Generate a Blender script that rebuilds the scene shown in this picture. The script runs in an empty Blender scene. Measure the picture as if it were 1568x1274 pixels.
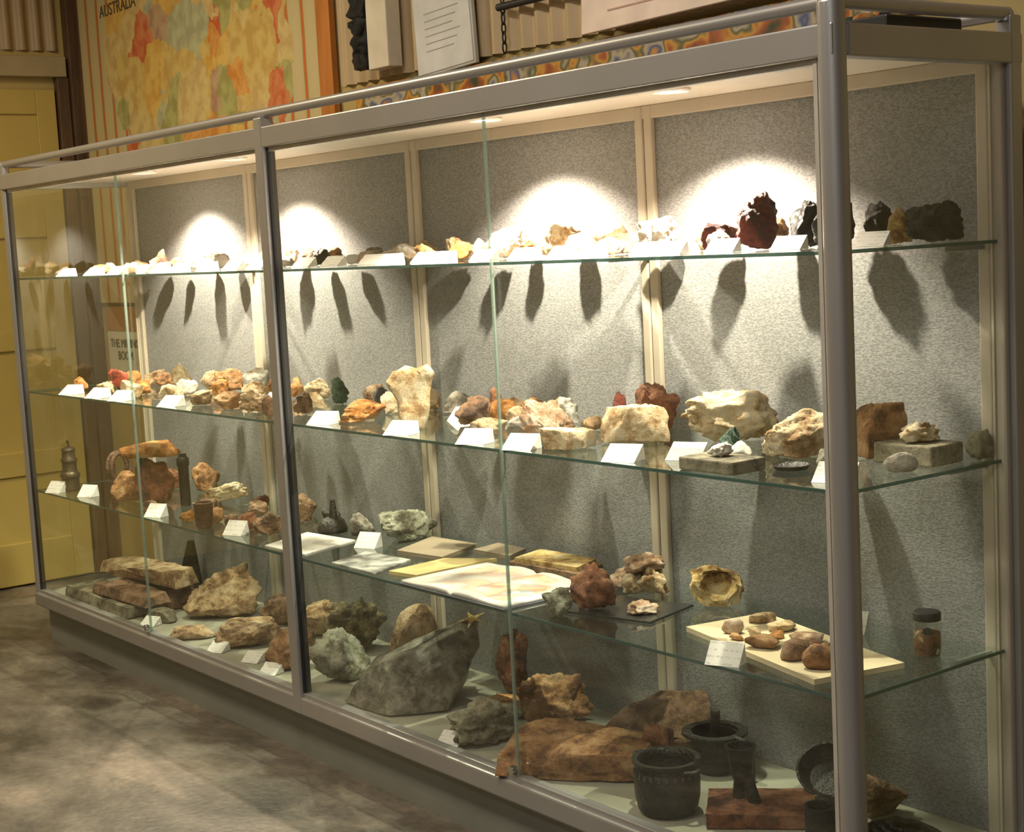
import bpy, bmesh, math, random
from mathutils import Vector, Matrix, noise
sc=bpy.context.scene
L,D=4.443,0.546
ZT,ZO,Z1,Z2,Z3,ZB,ZS=2.0,1.90,1.535,1.0635,0.644,0.208,1.922
XW,YW,HC=-5.62,0.84,3.4
XR,YF=3.6,-4.6

# ---------------------------------------------------------------- materials
MATS={}
def new_mat(n):
    m=bpy.data.materials.new(n); m.use_nodes=True; nt=m.node_tree; nt.nodes.clear()
    o=nt.nodes.new("ShaderNodeOutputMaterial"); return m,nt,o
def N(nt,t,**k):
    n=nt.nodes.new(t)
    for a,b in k.items(): setattr(n,a,b)
    return n
def ramp(nt,stops,interp='LINEAR'):
    r=N(nt,"ShaderNodeValToRGB"); r.color_ramp.interpolation=interp
    e=r.color_ramp.elements
    while len(e)<len(stops): e.new(.5)
    for i,(p,c) in enumerate(stops):
        e[i].position=p; e[i].color=(*c,1)
    return r
def simple(n,col,rough=.5,metal=0,var=.12,scale=8,bump=0.0,bscale=60,spec=.5,stretch=(1,1,1)):
    if n in MATS: return MATS[n]
    m,nt,o=new_mat(n); b=N(nt,"ShaderNodeBsdfPrincipled"); nt.links.new(b.outputs[0],o.inputs[0])
    tc=N(nt,"ShaderNodeTexCoord"); mp=N(nt,"ShaderNodeMapping"); mp.inputs['Scale'].default_value=stretch
    nt.links.new(tc.outputs['Object'],mp.inputs[0])
    nz=N(nt,"ShaderNodeTexNoise"); nz.inputs['Scale'].default_value=scale; nz.inputs['Detail'].default_value=5
    nt.links.new(mp.outputs[0],nz.inputs['Vector'])
    r=ramp(nt,[(.3,tuple(c*(1-var) for c in col)),(.7,tuple(min(1,c*(1+var)) for c in col))])
    nt.links.new(nz.outputs[0],r.inputs[0]); nt.links.new(r.outputs[0],b.inputs['Base Color'])
    b.inputs['Roughness'].default_value=rough; b.inputs['Metallic'].default_value=metal
    b.inputs['Specular IOR Level'].default_value=spec
    if bump:
        n2=N(nt,"ShaderNodeTexNoise"); n2.inputs['Scale'].default_value=bscale; n2.inputs['Detail'].default_value=4
        nt.links.new(mp.outputs[0],n2.inputs['Vector'])
        bp=N(nt,"ShaderNodeBump"); bp.inputs['Strength'].default_value=bump; bp.inputs['Distance'].default_value=.01
        nt.links.new(n2.outputs[0],bp.inputs['Height']); nt.links.new(bp.outputs[0],b.inputs['Normal'])
    MATS[n]=m; return m
PAL={'tan':((.52,.34,.18),(.24,.13,.06),(.70,.54,.36)),'orange':((.62,.25,.05),(.27,.10,.03),(.78,.50,.24)),
'cream':((.78,.61,.37),(.48,.28,.12),(.86,.76,.58)),'white':((.82,.77,.67),(.60,.46,.31),(.88,.85,.78)),
'brown':((.25,.135,.07),(.09,.048,.03),(.44,.28,.17)),'red':((.5,.06,.03),(.2,.03,.02),(.6,.2,.12)),
'dark':((.018,.018,.02),(.008,.008,.008),(.05,.047,.045)),'green':((.02,.08,.05),(.01,.03,.02),(.12,.2,.13)),
'grey':((.36,.32,.26),(.15,.13,.10),(.54,.49,.41)),'pink':((.56,.36,.23),(.30,.16,.08),(.78,.64,.50)),
'greygreen':((.42,.42,.31),(.19,.17,.11),(.64,.61,.48)),'yellow':((.72,.50,.18),(.30,.14,.04),(.84,.70,.45)),
'maroon':((.13,.025,.018),(.04,.012,.01),(.28,.07,.045)),'moss':((.13,.10,.04),(.035,.03,.018),(.36,.29,.15)),
'obrown':((.42,.20,.075),(.17,.078,.035),(.60,.38,.20)),'slate':((.27,.24,.16),(.11,.095,.06),(.44,.39,.27)),
'gloss':((.22,.20,.155),(.09,.075,.055),(.44,.41,.33)),'rust':((.28,.10,.045),(.11,.04,.02),(.44,.22,.11))}
def rock_mat(k):
    n='rock_'+k
    if n in MATS: return MATS[n]
    m,nt,o=new_mat(n); b=N(nt,"ShaderNodeBsdfPrincipled"); nt.links.new(b.outputs[0],o.inputs[0])
    tc=N(nt,"ShaderNodeTexCoord"); oi=N(nt,"ShaderNodeObjectInfo")
    add=N(nt,"ShaderNodeVectorMath",operation='ADD')
    mul=N(nt,"ShaderNodeMath",operation='MULTIPLY'); mul.inputs[1].default_value=37
    nt.links.new(oi.outputs['Random'],mul.inputs[0]); nt.links.new(mul.outputs[0],add.inputs[1]); nt.links.new(tc.outputs['Object'],add.inputs[0])
    nz=N(nt,"ShaderNodeTexNoise"); nz.inputs['Scale'].default_value=16; nz.inputs['Detail'].default_value=9; nz.inputs['Roughness'].default_value=.74; nz.inputs['Distortion'].default_value=.2
    nt.links.new(add.outputs[0],nz.inputs['Vector'])
    c=PAL[k]; dk=tuple(v*.4 for v in c[1])
    r=ramp(nt,[(.29,dk),(.41,c[1]),(.5,c[0]),(.63,c[2])]); nt.links.new(nz.outputs[0],r.inputs[0])
    nt.links.new(r.outputs[0],b.inputs['Base Color'])
    b.inputs['Roughness'].default_value=.28 if k=='gloss' else(.35 if k in('dark','maroon','green') else .72)
    n2=N(nt,"ShaderNodeTexNoise"); n2.inputs['Scale'].default_value=55; n2.inputs['Detail'].default_value=7; n2.inputs['Roughness'].default_value=.75
    nt.links.new(add.outputs[0],n2.inputs['Vector'])
    bp=N(nt,"ShaderNodeBump"); bp.inputs['Strength'].default_value=1.0; bp.inputs['Distance'].default_value=.014
    nt.links.new(n2.outputs[0],bp.inputs['Height']); nt.links.new(bp.outputs[0],b.inputs['Normal'])
    MATS[n]=m; return m
def emit(n,col,s):
    m,nt,o=new_mat(n); e=N(nt,"ShaderNodeEmission"); e.inputs[0].default_value=(*col,1); e.inputs[1].default_value=s
    nt.links.new(e.outputs[0],o.inputs[0]); return m
def glass(n,tint,base=.05,gloss=.9):
    m,nt,o=new_mat(n); t=N(nt,"ShaderNodeBsdfTransparent"); t.inputs[0].default_value=(*tint,1)
    g=N(nt,"ShaderNodeBsdfGlossy"); g.inputs['Roughness'].default_value=.02; g.inputs[0].default_value=(.95,1,.98,1)
    lw=N(nt,"ShaderNodeLayerWeight"); lw.inputs[0].default_value=.5
    p=N(nt,"ShaderNodeMath",operation='POWER'); p.inputs[1].default_value=4.5; nt.links.new(lw.outputs['Facing'],p.inputs[0])
    a=N(nt,"ShaderNodeMath",operation='MULTIPLY_ADD'); a.inputs[1].default_value=gloss; a.inputs[2].default_value=base; nt.links.new(p.outputs[0],a.inputs[0])
    mx=N(nt,"ShaderNodeMixShader"); nt.links.new(a.outputs[0],mx.inputs[0]); nt.links.new(t.outputs[0],mx.inputs[1]); nt.links.new(g.outputs[0],mx.inputs[2])
    nt.links.new(mx.outputs[0],o.inputs[0]); return m
GL=glass('door_glass',(.96,.985,.97),.08,.9)
GS=glass('shelf_glass',(.87,.935,.90),.07,.75)
def edge_glass(n,f,tint,col):
    m,nt,o=new_mat(n); t=N(nt,"ShaderNodeBsdfTransparent"); t.inputs[0].default_value=(*tint,1)
    g=N(nt,"ShaderNodeBsdfPrincipled"); g.inputs['Base Color'].default_value=(*col,1); g.inputs['Roughness'].default_value=.15
    mx=N(nt,"ShaderNodeMixShader"); mx.inputs[0].default_value=f
    nt.links.new(t.outputs[0],mx.inputs[1]); nt.links.new(g.outputs[0],mx.inputs[2]); nt.links.new(mx.outputs[0],o.inputs[0]); return m
GE=edge_glass('glass_edge',.65,(.45,.65,.6),(.08,.14,.13))
GE2=edge_glass('door_glass_edge',.30,(.8,.9,.86),(.42,.46,.42))
ALU=simple('brushed_aluminium',(.43,.425,.43),.36,.6,.05,4)
ALUD=simple('anodised_grey',(.26,.27,.24),.5,.2,.08,4)
CREAMF=simple('cream_trim',(.46,.40,.32),.5,0,.05)
BLACK=simple('black_gasket',(.015,.015,.017),.5)
IRON=simple('cast_iron',(.018,.017,.016),.42,.3,.4,20,.6,120)
RUST=simple('rusty_iron',(.13,.07,.045),.7,.2,.5,25,.6,90)
WHITE=simple('white_laminate',(.84,.75,.66),.45,0,.03)
DECK=simple('deck_laminate',(.30,.29,.23),.5,0,.1)

# ---------------------------------------------------------------- mesh helpers
def link(ob,parent=None):
    bpy.context.collection.objects.link(ob)
    if parent: ob.parent=parent
    return ob
def empty(n,loc=(0,0,0)):
    e=bpy.data.objects.new(n,None); e.location=loc; e.empty_display_size=.05; return link(e)
def mesh_ob(n,bm,mats,parent=None,smooth=False,loc=(0,0,0),rot=(0,0,0)):
    me=bpy.data.meshes.new(n); bm.normal_update(); bm.to_mesh(me); bm.free()
    if not isinstance(mats,(list,tuple)): mats=[mats]
    for m in mats: me.materials.append(m)
    if smooth:
        for p in me.polygons: p.use_smooth=True
    ob=bpy.data.objects.new(n,me); ob.location=loc; ob.rotation_euler=rot
    return link(ob,parent)
def box(n,x0,x1,y0,y1,z0,z1,mat,parent=None,bev=0.0,seg=2):
    cx,cy,cz=(x0+x1)/2,(y0+y1)/2,(z0+z1)/2
    bm=bmesh.new(); bmesh.ops.create_cube(bm,size=1)
    bmesh.ops.scale(bm,vec=(x1-x0,y1-y0,z1-z0),verts=bm.verts)
    if bev: bmesh.ops.bevel(bm,geom=bm.edges[:],offset=bev,segments=seg,profile=.5,affect='EDGES')
    return mesh_ob(n,bm,mat,parent,False,(cx,cy,cz))
def quad(n,pts,mat,parent=None):
    bm=bmesh.new(); bm.faces.new([bm.verts.new(p) for p in pts]); return mesh_ob(n,bm,mat,parent)
def cyl(n,p,q,r,mat,parent=None,seg=24,r2=None):
    p,q=Vector(p),Vector(q); d=q-p
    bm=bmesh.new(); bmesh.ops.create_cone(bm,cap_ends=True,segments=seg,radius1=r,radius2=r if r2 is None else r2,depth=d.length)
    bmesh.ops.transform(bm,matrix=Matrix.Translation((p+q)/2)@d.to_track_quat('Z','Y').to_matrix().to_4x4(),verts=bm.verts)
    ob=mesh_ob(n,bm,mat,parent,True)
    md=ob.modifiers.new('es','EDGE_SPLIT'); md.split_angle=.7
    return ob
def lathe(n,prof,mat,parent=None,seg=40,loc=(0,0,0),rot=(0,0,0)):
    bm=bmesh.new(); rings=[]
    for r,z in prof:
        rings.append([bm.verts.new((r*math.cos(a),r*math.sin(a),z)) for a in [2*math.pi*i/seg for i in range(seg)]] if r>1e-5 else [bm.verts.new((0,0,z))])
    for a,b in zip(rings,rings[1:]):
        if len(a)==1 and len(b)==1: continue
        for i in range(seg):
            j=(i+1)%seg
            if len(a)==1: bm.faces.new((a[0],b[j],b[i]))
            elif len(b)==1: bm.faces.new((a[i],a[j],b[0]))
            else: bm.faces.new((a[i],a[j],b[j],b[i]))
    bmesh.ops.recalc_face_normals(bm,faces=bm.faces)
    ob=mesh_ob(n,bm,mat,parent,True,loc,rot); md=ob.modifiers.new('es','EDGE_SPLIT'); md.split_angle=.75
    return ob
def tube(n,pts,r,mat,parent=None,cyclic=False):
    c=bpy.data.curves.new(n,'CURVE'); c.dimensions='3D'; c.bevel_depth=r; c.bevel_resolution=3
    s=c.splines.new('NURBS' if len(pts)>3 else 'POLY'); s.points.add(len(pts)-1)
    for i,p in enumerate(pts): s.points[i].co=(*p,1)
    if len(pts)>3: s.order_u=3; s.use_endpoint_u=not cyclic
    s.use_cyclic_u=cyclic; c.materials.append(mat); c.use_fill_caps=True
    ob=bpy.data.objects.new(n,c); return link(ob,parent)

def rock(n,X,Y,z,W,H,pal,kind='ang',dep=.78,rot=None,seed=None,skew=0,parent=None,tilt=0,sub=4):
    s=seed if seed is not None else int(abs(X*1000)+abs(Y*317)+H*1000)
    rnd=random.Random(s); off=Vector((rnd.uniform(0,99),rnd.uniform(0,99),rnd.uniform(0,99)))
    bm=bmesh.new(); bmesh.ops.create_icosphere(bm,subdivisions=sub,radius=1)
    nc={'ang':12,'round':4,'slab':9,'cluster':3,'block':7,'crystal':14}[kind]
    pl=[]
    for i in range(nc):
        v=Vector((rnd.gauss(0,1),rnd.gauss(0,1),rnd.gauss(0,.8))).normalized()
        pl.append((v,rnd.uniform(.48,.85) if kind!='round' else rnd.uniform(.75,.95)))
    if kind=='slab': pl+= [(Vector((rnd.uniform(-.1,.1),rnd.uniform(-.1,.1),1)).normalized(),.35),(Vector((0,0,-1)),.3)]
    if kind=='block':
        a=rnd.uniform(-.3,.3)
        for t in range(4):
            v=Vector((math.cos(a+t*math.pi/2),math.sin(a+t*math.pi/2),rnd.uniform(-.1,.15))).normalized(); pl.append((v,.66))
        pl.append((Vector((.05,.1,1)).normalized(),.62))
    A1,F1={'ang':(.22,1.4),'round':(.16,1.1),'slab':(.12,1.8),'cluster':(.25,1.6),'block':(.08,1.4),'crystal':(.14,1.6)}[kind]
    A2={'ang':.11,'round':.04,'slab':.06,'cluster':.15,'block':.06,'crystal':.1}[kind]
    pl.append((Vector((0,0,-1)),.55 if kind!='slab' else .3))
    for v in bm.verts:
        c=v.co.copy()
        c*=1+A1*noise.noise(c*F1+off)*1.6
        for nrm,d in pl:
            e=c.dot(nrm)-d
            if e>0: c-=nrm*e*.93
        dirn=v.co.normalized()
        k=A2*noise.noise(c*3.3+off)+A2*.55*noise.noise(c*8+off)+A2*.4*noise.noise(c*19+off)
        if kind=='cluster': k+=.15*(.5-noise.voronoi(c*2.6+off)[0][0])*2
        if kind=='crystal': k+=.16*(noise.cell(c*3.2+off))
        if kind=='ang': k+=.05*noise.cell(c*2.3+off)
        c+=dirn*k
        v.co=c
    a=rot if rot is not None else rnd.uniform(-.4,.4)
    xs=[v.co.x for v in bm.verts]; ys=[v.co.y for v in bm.verts]; zs=[v.co.z for v in bm.verts]
    sx=W/(max(xs)-min(xs)); sy=W*dep/(max(ys)-min(ys)); sz=H/(max(zs)-min(zs)); zm=min(zs); xm=(max(xs)+min(xs))/2; ym=(max(ys)+min(ys))/2
    for v in bm.verts:
        zz=(v.co.z-zm)*sz
        v.co=Vector(((v.co.x-xm)*sx+skew*zz,(v.co.y-ym)*sy,zz))
    if tilt:
        bmesh.ops.rotate(bm,matrix=Matrix.Rotation(tilt,3,'Y'),verts=bm.verts)
        zm=min(v.co.z for v in bm.verts)
        for v in bm.verts: v.co.z-=zm
    return mesh_ob(n,bm,rock_mat(pal),parent,True,(X,Y,z),(0,0,a+math.radians(52)))
def refine(bm,cuts,amp,freq,seed):
    off=Vector((seed*3.1,seed*1.7,seed))
    bmesh.ops.triangulate(bm,faces=bm.faces[:])
    bmesh.ops.subdivide_edges(bm,edges=bm.edges[:],cuts=cuts,use_grid_fill=True)
    bm.normal_update()
    nn=[(v,v.normal.copy()) for v in bm.verts]
    for v,nr in nn:
        v.co+=nr*amp*(noise.noise(v.co*freq+off)+.5*noise.noise(v.co*freq*2.7+off)+.3*noise.noise(v.co*freq*7+off))
def hull_rock(n,pts,X,Y,z,pal,rot=0,amp=.008,freq=14,cuts=6,seed=1,dent=None):
    bm=bmesh.new()
    for p in pts: bm.verts.new(p)
    bmesh.ops.convex_hull(bm,input=bm.verts[:])
    for v in [v for v in bm.verts if not v.link_faces]: bm.verts.remove(v)
    refine(bm,cuts,amp,freq,seed)
    if dent:
        ax,az,cz,dp_=dent
        for v in bm.verts:
            q=(v.co.x/ax)**2+((v.co.z-cz)/az)**2
            if q<1 and v.co.y<.01: v.co.y+=dp_*(1-q)
    zm=min(v.co.z for v in bm.verts)
    for v in bm.verts: v.co.z-=zm
    ob=mesh_ob(n,bm,rock_mat(pal),None,True,(X,Y,z),(0,0,rot+math.radians(52)))
    md=ob.modifiers.new('es','EDGE_SPLIT'); md.split_angle=.5
    return ob
def outline_rock(n,pts,th,X,Y,z,pal,rot=0,amp=.004,freq=25,seed=1,lean=0):
    bm=bmesh.new(); k=len(pts); cu=sum(p[0] for p in pts)/k; cz=sum(p[1] for p in pts)/k
    def ring(s,y): return [bm.verts.new((cu+(u-cu)*s,y,max(0,cz+(w-cz)*s) if w>0.001 else w)) for u,w in pts]
    rs=[ring(.9,-th/2),ring(1,-th*.3),ring(1,th*.3),ring(.9,th/2)]
    for a,b in zip(rs,rs[1:]):
        for i in range(k): bm.faces.new((a[i],a[(i+1)%k],b[(i+1)%k],b[i]))
    bm.faces.new(rs[0][::-1]); bm.faces.new(rs[-1]); bmesh.ops.recalc_face_normals(bm,faces=bm.faces)
    refine(bm,4,amp,freq,seed)
    if lean: bmesh.ops.rotate(bm,matrix=Matrix.Rotation(lean,3,'X'),verts=bm.verts)
    zm=min(v.co.z for v in bm.verts)
    for v in bm.verts: v.co.z-=zm
    return mesh_ob(n,bm,rock_mat(pal),None,True,(X,Y,z),(0,0,rot+math.radians(52)))

def card_text_mat():
    m,nt,o=new_mat('printed_card'); b=N(nt,"ShaderNodeBsdfPrincipled"); nt.links.new(b.outputs[0],o.inputs[0]); b.inputs['Roughness'].default_value=.6
    tc=N(nt,"ShaderNodeTexCoord"); w=N(nt,"ShaderNodeTexWave",bands_direction='Y'); w.inputs['Scale'].default_value=28
    nt.links.new(tc.outputs['Object'],w.inputs['Vector'])
    nz=N(nt,"ShaderNodeTexNoise"); nz.inputs['Scale'].default_value=130; nt.links.new(tc.outputs['Object'],nz.inputs['Vector'])
    m1=N(nt,"ShaderNodeMath",operation='MULTIPLY'); nt.links.new(w.outputs['Fac'],m1.inputs[0]); nt.links.new(nz.outputs[0],m1.inputs[1])
    r=ramp(nt,[(.42,(.72,.70,.66)),(.58,(.5,.48,.45))]); nt.links.new(m1.outputs[0],r.inputs[0]); nt.links.new(r.outputs[0],b.inputs['Base Color']); return m
CARDT=card_text_mat()
def label(X,Y,z,w=.085,h=.04,rot=.25,d=.05):
    bm=bmesh.new()
    P=[(-w/2,-d/2,0),(w/2,-d/2,0),(w/2,d/2,h),(-w/2,d/2,h),(w/2,d/2+.006,0),(-w/2,d/2+.006,0)]
    v=[bm.verts.new(p) for p in P]
    for f in ((0,1,2,3),(3,2,4,5),(1,0,5,4),(0,3,5),(1,4,2)): bm.faces.new([v[i] for i in f])
    return mesh_ob('specimen_label_card',bm,CARDT,None,False,(X,Y,z),(0,0,rot))

# ---------------------------------------------------------------- room
def floor_mat():
    m,nt,o=new_mat('stained_concrete'); b=N(nt,"ShaderNodeBsdfPrincipled"); nt.links.new(b.outputs[0],o.inputs[0])
    tc=N(nt,"ShaderNodeTexCoord"); mp=N(nt,"ShaderNodeMapping"); mp.inputs['Rotation'].default_value=(0,0,.35); mp.inputs['Scale'].default_value=(1.0,1.6,1); nt.links.new(tc.outputs['Object'],mp.inputs[0])
    a=N(nt,"ShaderNodeTexNoise"); a.inputs['Scale'].default_value=2.0; a.inputs['Detail'].default_value=9; a.inputs['Roughness'].default_value=.62; a.inputs['Distortion'].default_value=.2; nt.links.new(mp.outputs[0],a.inputs['Vector'])
    r=ramp(nt,[(.36,(.055,.048,.037)),(.46,(.115,.10,.08)),(.56,(.185,.16,.13)),(.68,(.32,.265,.215))]); nt.links.new(a.outputs[0],r.inputs[0])
    a2=N(nt,"ShaderNodeTexNoise"); a2.inputs['Scale'].default_value=45; a2.inputs['Detail'].default_value=5; nt.links.new(tc.outputs['Object'],a2.inputs['Vector'])
    mx=N(nt,"ShaderNodeMixRGB",blend_type='MULTIPLY'); mx.inputs[0].default_value=.5; nt.links.new(r.outputs[0],mx.inputs[1]); nt.links.new(a2.outputs[0],mx.inputs[2])
    nt.links.new(mx.outputs[0],b.inputs['Base Color'])
    rr=N(nt,"ShaderNodeMapRange"); rr.inputs[3].default_value=.55; rr.inputs[4].default_value=.32; nt.links.new(a.outputs[0],rr.inputs[0]); nt.links.new(rr.outputs[0],b.inputs['Roughness'])
    bp=N(nt,"ShaderNodeBump"); bp.inputs['Strength'].default_value=.25; bp.inputs['Distance'].default_value=.01; nt.links.new(a2.outputs[0],bp.inputs['Height']); nt.links.new(bp.outputs[0],b.inputs['Normal'])
    return m
WALLM=simple('cream_painted_boards',(.46,.35,.14),.55,0,.1,3)
WALLB=simple('ochre_painted_wall',(.46,.36,.15),.55,0,.1,3)
DOORM=simple('yellow_cream_door',(.46,.35,.10),.45,0,.06,3)
WOODD=simple('dark_brown_timber',(.10,.055,.028),.55,0,.3,6,stretch=(6,6,.6))
WOODO=simple('orange_timber',(.50,.19,.045),.45,0,.2,6,stretch=(6,6,.6))
box('floor',XW-.1,XR+.1,YF-.1,YW+.1,-.1,0,floor_mat())
box('ceiling',XW-.1,XR+.1,YF-.1,YW+.1,HC,HC+.1,simple('ceiling_paint',(.42,.37,.28),.8))
box('wall_back',XW-.1,XR+.1,YW,YW+.1,0,HC,WALLB)
box('wall_left',XW-.1,XW,YF-.1,YW,0,HC,WALLM)
box('wall_right',XR,XR+.1,YF-.1,YW,0,HC,simple('plain_wall_r',(.30,.27,.22),.8))
box('wall_front',XW,XR,YF-.1,YF,0,HC,simple('plain_wall_f',(.30,.26,.18),.8))
def corrugated(n,u0,u1,z0,z1,axis,pos,mat,pitch=.076,amp=.012):
    bm=bmesh.new(); k=int((u1-u0)/pitch*8); pr=None
    for i in range(k+1):
        u=u0+(u1-u0)*i/k; a=amp*math.sin(2*math.pi*(u-u0)/pitch)
        P=[(u,pos-amp+a,z) if axis=='x' else (pos+amp+a,u,z) for z in (z0,z1)]
        v=[bm.verts.new(p) for p in P]
        if pr: bm.faces.new((pr[0],v[0],v[1],pr[1]))
        pr=v
    return mesh_ob(n,bm,mat,None,True)
corrugated('corrugated_iron_sheet',-3.10,1.6,2.19,HC-.02,'x',YW-.004,simple('cream_iron',(.52,.40,.24),.4,0,.06))
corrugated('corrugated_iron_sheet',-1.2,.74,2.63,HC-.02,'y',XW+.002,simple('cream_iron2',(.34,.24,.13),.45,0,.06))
dp=empty('door_1',(XW,.25,0))
def dbox(n,y0,y1,z0,z1,t,mat,bev=.004):
    o=box(n,XW,XW+t,y0,y1,z0,z1,mat,None,bev); o.parent=dp; o.location.x-=XW; o.location.y-=.25; return o
dbox('leaf',-.30,.70,.01,2.44,.02,DOORM)
for (a,b,c,d) in ((-.30,-.18,.01,2.44),(.60,.70,.01,2.44),(-.18,.60,.01,.22),(-.18,.60,.55,.67),(-.18,.60,1.17,1.27),(-.18,.60,1.72,1.80),(-.18,.60,2.32,2.44)):
    dbox('rail',a,b,c,d,.034,DOORM)
box('trim_door_head',XW,XW+.06,-.45,.76,2.50,2.60,simple('khaki_trim',(.36,.29,.17),.5),None,.005)
box('trim_door_jamb',XW,XW+.05,.71,.77,0,2.50,WOODD,None,.004)
box('trim_corner_post',XW,XW+.07,.775,YW,0,HC,WOODD,None,.004)

def map_mat():
    m,nt,o=new_mat('geological_map'); b=N(nt,"ShaderNodeBsdfPrincipled"); nt.links.new(b.outputs[0],o.inputs[0]); b.inputs['Roughness'].default_value=.45
    tc=N(nt,"ShaderNodeTexCoord"); nz=N(nt,"ShaderNodeTexNoise"); nz.inputs['Scale'].default_value=3.5; nz.inputs['Detail'].default_value=6
    nt.links.new(tc.outputs['Object'],nz.inputs['Vector'])
    d=N(nt,"ShaderNodeVectorMath",operation='MULTIPLY_ADD'); d.inputs[1].default_value=(.45,.45,.45); nt.links.new(nz.outputs['Color'],d.inputs[0]); nt.links.new(tc.outputs['Object'],d.inputs[2])
    vo=N(nt,"ShaderNodeTexVoronoi"); vo.inputs['Scale'].default_value=5.5; nt.links.new(d.outputs[0],vo.inputs['Vector'])
    sx=N(nt,"ShaderNodeSeparateColor"); nt.links.new(vo.outputs['Color'],sx.inputs[0])
    r=ramp(nt,[(0,(.62,.46,.14)),(.20,(.66,.52,.22)),(.34,(.30,.38,.14)),(.46,(.72,.45,.09)),(.57,(.64,.52,.24)),(.70,(.6,.07,.03)),(.78,(.38,.48,.34)),(.86,(.70,.28,.05)),(.95,(.42,.28,.22))],'CONSTANT'); nt.links.new(sx.outputs[0],r.inputs[0])
    n2=N(nt,"ShaderNodeTexNoise"); n2.inputs['Scale'].default_value=14; n2.inputs['Detail'].default_value=5; nt.links.new(tc.outputs['Object'],n2.inputs['Vector'])
    r2=ramp(nt,[(.42,(.7,.56,.24)),(.6,(.38,.17,.05))]); nt.links.new(n2.outputs[0],r2.inputs[0])
    mA=N(nt,"ShaderNodeMixRGB"); mA.inputs[0].default_value=.35; nt.links.new(r.outputs[0],mA.inputs[1]); nt.links.new(r2.outputs[0],mA.inputs[2])
    sub=N(nt,"ShaderNodeVectorMath",operation='MULTIPLY_ADD'); sub.inputs[1].default_value=(1.08,0,1.3); sub.inputs[2].default_value=(-.34,0,-.55)
    nt.links.new(d.outputs[0],sub.inputs[0])
    ln=N(nt,"ShaderNodeVectorMath",operation='LENGTH'); nt.links.new(sub.outputs[0],ln.inputs[0])
    cm=N(nt,"ShaderNodeMath",operation='LESS_THAN'); cm.inputs[1].default_value=.98; nt.links.new(ln.outputs['Value'],cm.inputs[0])
    wv=N(nt,"ShaderNodeTexWave",bands_direction='X'); wv.inputs['Scale'].default_value=2.6; wv.inputs['Distortion'].default_value=.6; nt.links.new(tc.outputs['Object'],wv.inputs['Vector'])
    r3=ramp(nt,[(0,(.58,.50,.28)),(.84,(.56,.47,.26)),(.91,(.28,.34,.13)),(.97,(.6,.15,.04))]); nt.links.new(wv.outputs['Fac'],r3.inputs[0])
    mx=N(nt,"ShaderNodeMixRGB"); nt.links.new(cm.outputs[0],mx.inputs[0]); nt.links.new(r3.outputs[0],mx.inputs[1]); nt.links.new(mA.outputs[0],mx.inputs[2])
    nt.links.new(mx.outputs[0],b.inputs['Base Color']); return m
mp=empty('geological_map_poster',(-4.37,YW-.02,2.38))
box('sheet',-1.13,1.13,-.004,.004,-1.0,.98,map_mat(),mp)
box('frame_edge',1.14,1.24,-.012,.012,-1.0,.99,WOODO,mp)
box('frame_edge_left',-1.17,-1.13,-.012,.012,-1.0,.99,WOODD,mp)
def text(s,size,mat,parent,loc,rot=(math.pi/2,0,0),al='CENTER'):
    c=bpy.data.curves.new('lettering','FONT'); c.body=s; c.size=size; c.align_x=al; c.extrude=.0008; c.materials.append(mat)
    o=bpy.data.objects.new('lettering',c); o.location=loc; o.rotation_euler=rot; return link(o,parent)
INK=simple('ink',(.10,.075,.05),.6)
text("AUSTRALIA",.08,INK,mp,(-.66,-.006,.36))
text("geological map of",.04,INK,mp,(-.66,-.006,.46))
mo=empty('mining_poster',(-5.24,YW-.02,1.10))
box('sheet',-.22,.19,0,.008,-.14,.14,simple('poster_white',(.75,.72,.6),.5),mo)
box('header_band',-.22,.19,-.003,.008,.14,.26,simple('poster_brown',(.42,.2,.07),.5),mo)
text("THE MINING\nBOOM",.060,INK,mo,(-.015,-.003,.06))
pq=empty('mounted_ore_sample',(-2.76,YW-.085,2.21))
box('plaque',-.005,.125,-.02,.04,0,.75,simple('plaque_white',(.72,.66,.55),.5),pq,.004)
for i in range(12):
    rock('ore_lump',-.05,-.01,i*.06,.10,.11,'dark','cluster',parent=pq,seed=i+5,sub=3)
fn=empty('framed_notice',(-2.36,YW-.06,2.28)); fn.rotation_euler=(0,math.radians(-3),0)
box('frame',-.17,.17,0,.015,-.12,.17,simple('frame_light',(.5,.5,.48),.4),fn,.003)
box('paper',-.16,.16,-.003,.0,-.11,.16,simple('notice_paper',(.66,.68,.70),.5),fn)
for i in range(6): box('text_line',-.10,.10-.02*(i%3),-.0045,-.003,.085-.025*i,.088-.025*i,simple('textgrey',(.4,.4,.43),.6),fn)
cyl('dark_wall_strip',(-2.05,YW-.06,2.325),(-1.60,YW-.06,2.325),.012,BLACK)  # thin black cylinder running across the corrugated sheet
ch=empty('hanging_chain',(-2.04,YW-.05,2.2))
for i in range(14):
    a=0 if i%2 else math.pi/2
    tube('link',[(.008*math.cos(t)*math.cos(a),.008*math.cos(t)*math.sin(a),.02*math.sin(t)+i*.03) for t in [2*math.pi*j/8 for j in range(8)]],.003,BLACK,ch,True)
sg=empty('printed_sign_board',(-1.20,YW-.10,2.185)); sg.rotation_euler=(math.radians(-4),math.radians(-1.0),0)
box('board',-.40,.40,0,.012,0,.45,simple('sign_pinkish',(.84,.70,.62),.5),sg,.002)
for i in range(7): box('text_line',-.28,.25-.03*(i%3),-.002,0,.05+.05*i,.055+.05*i,simple('textred',(.55,.35,.3),.6),sg)
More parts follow.
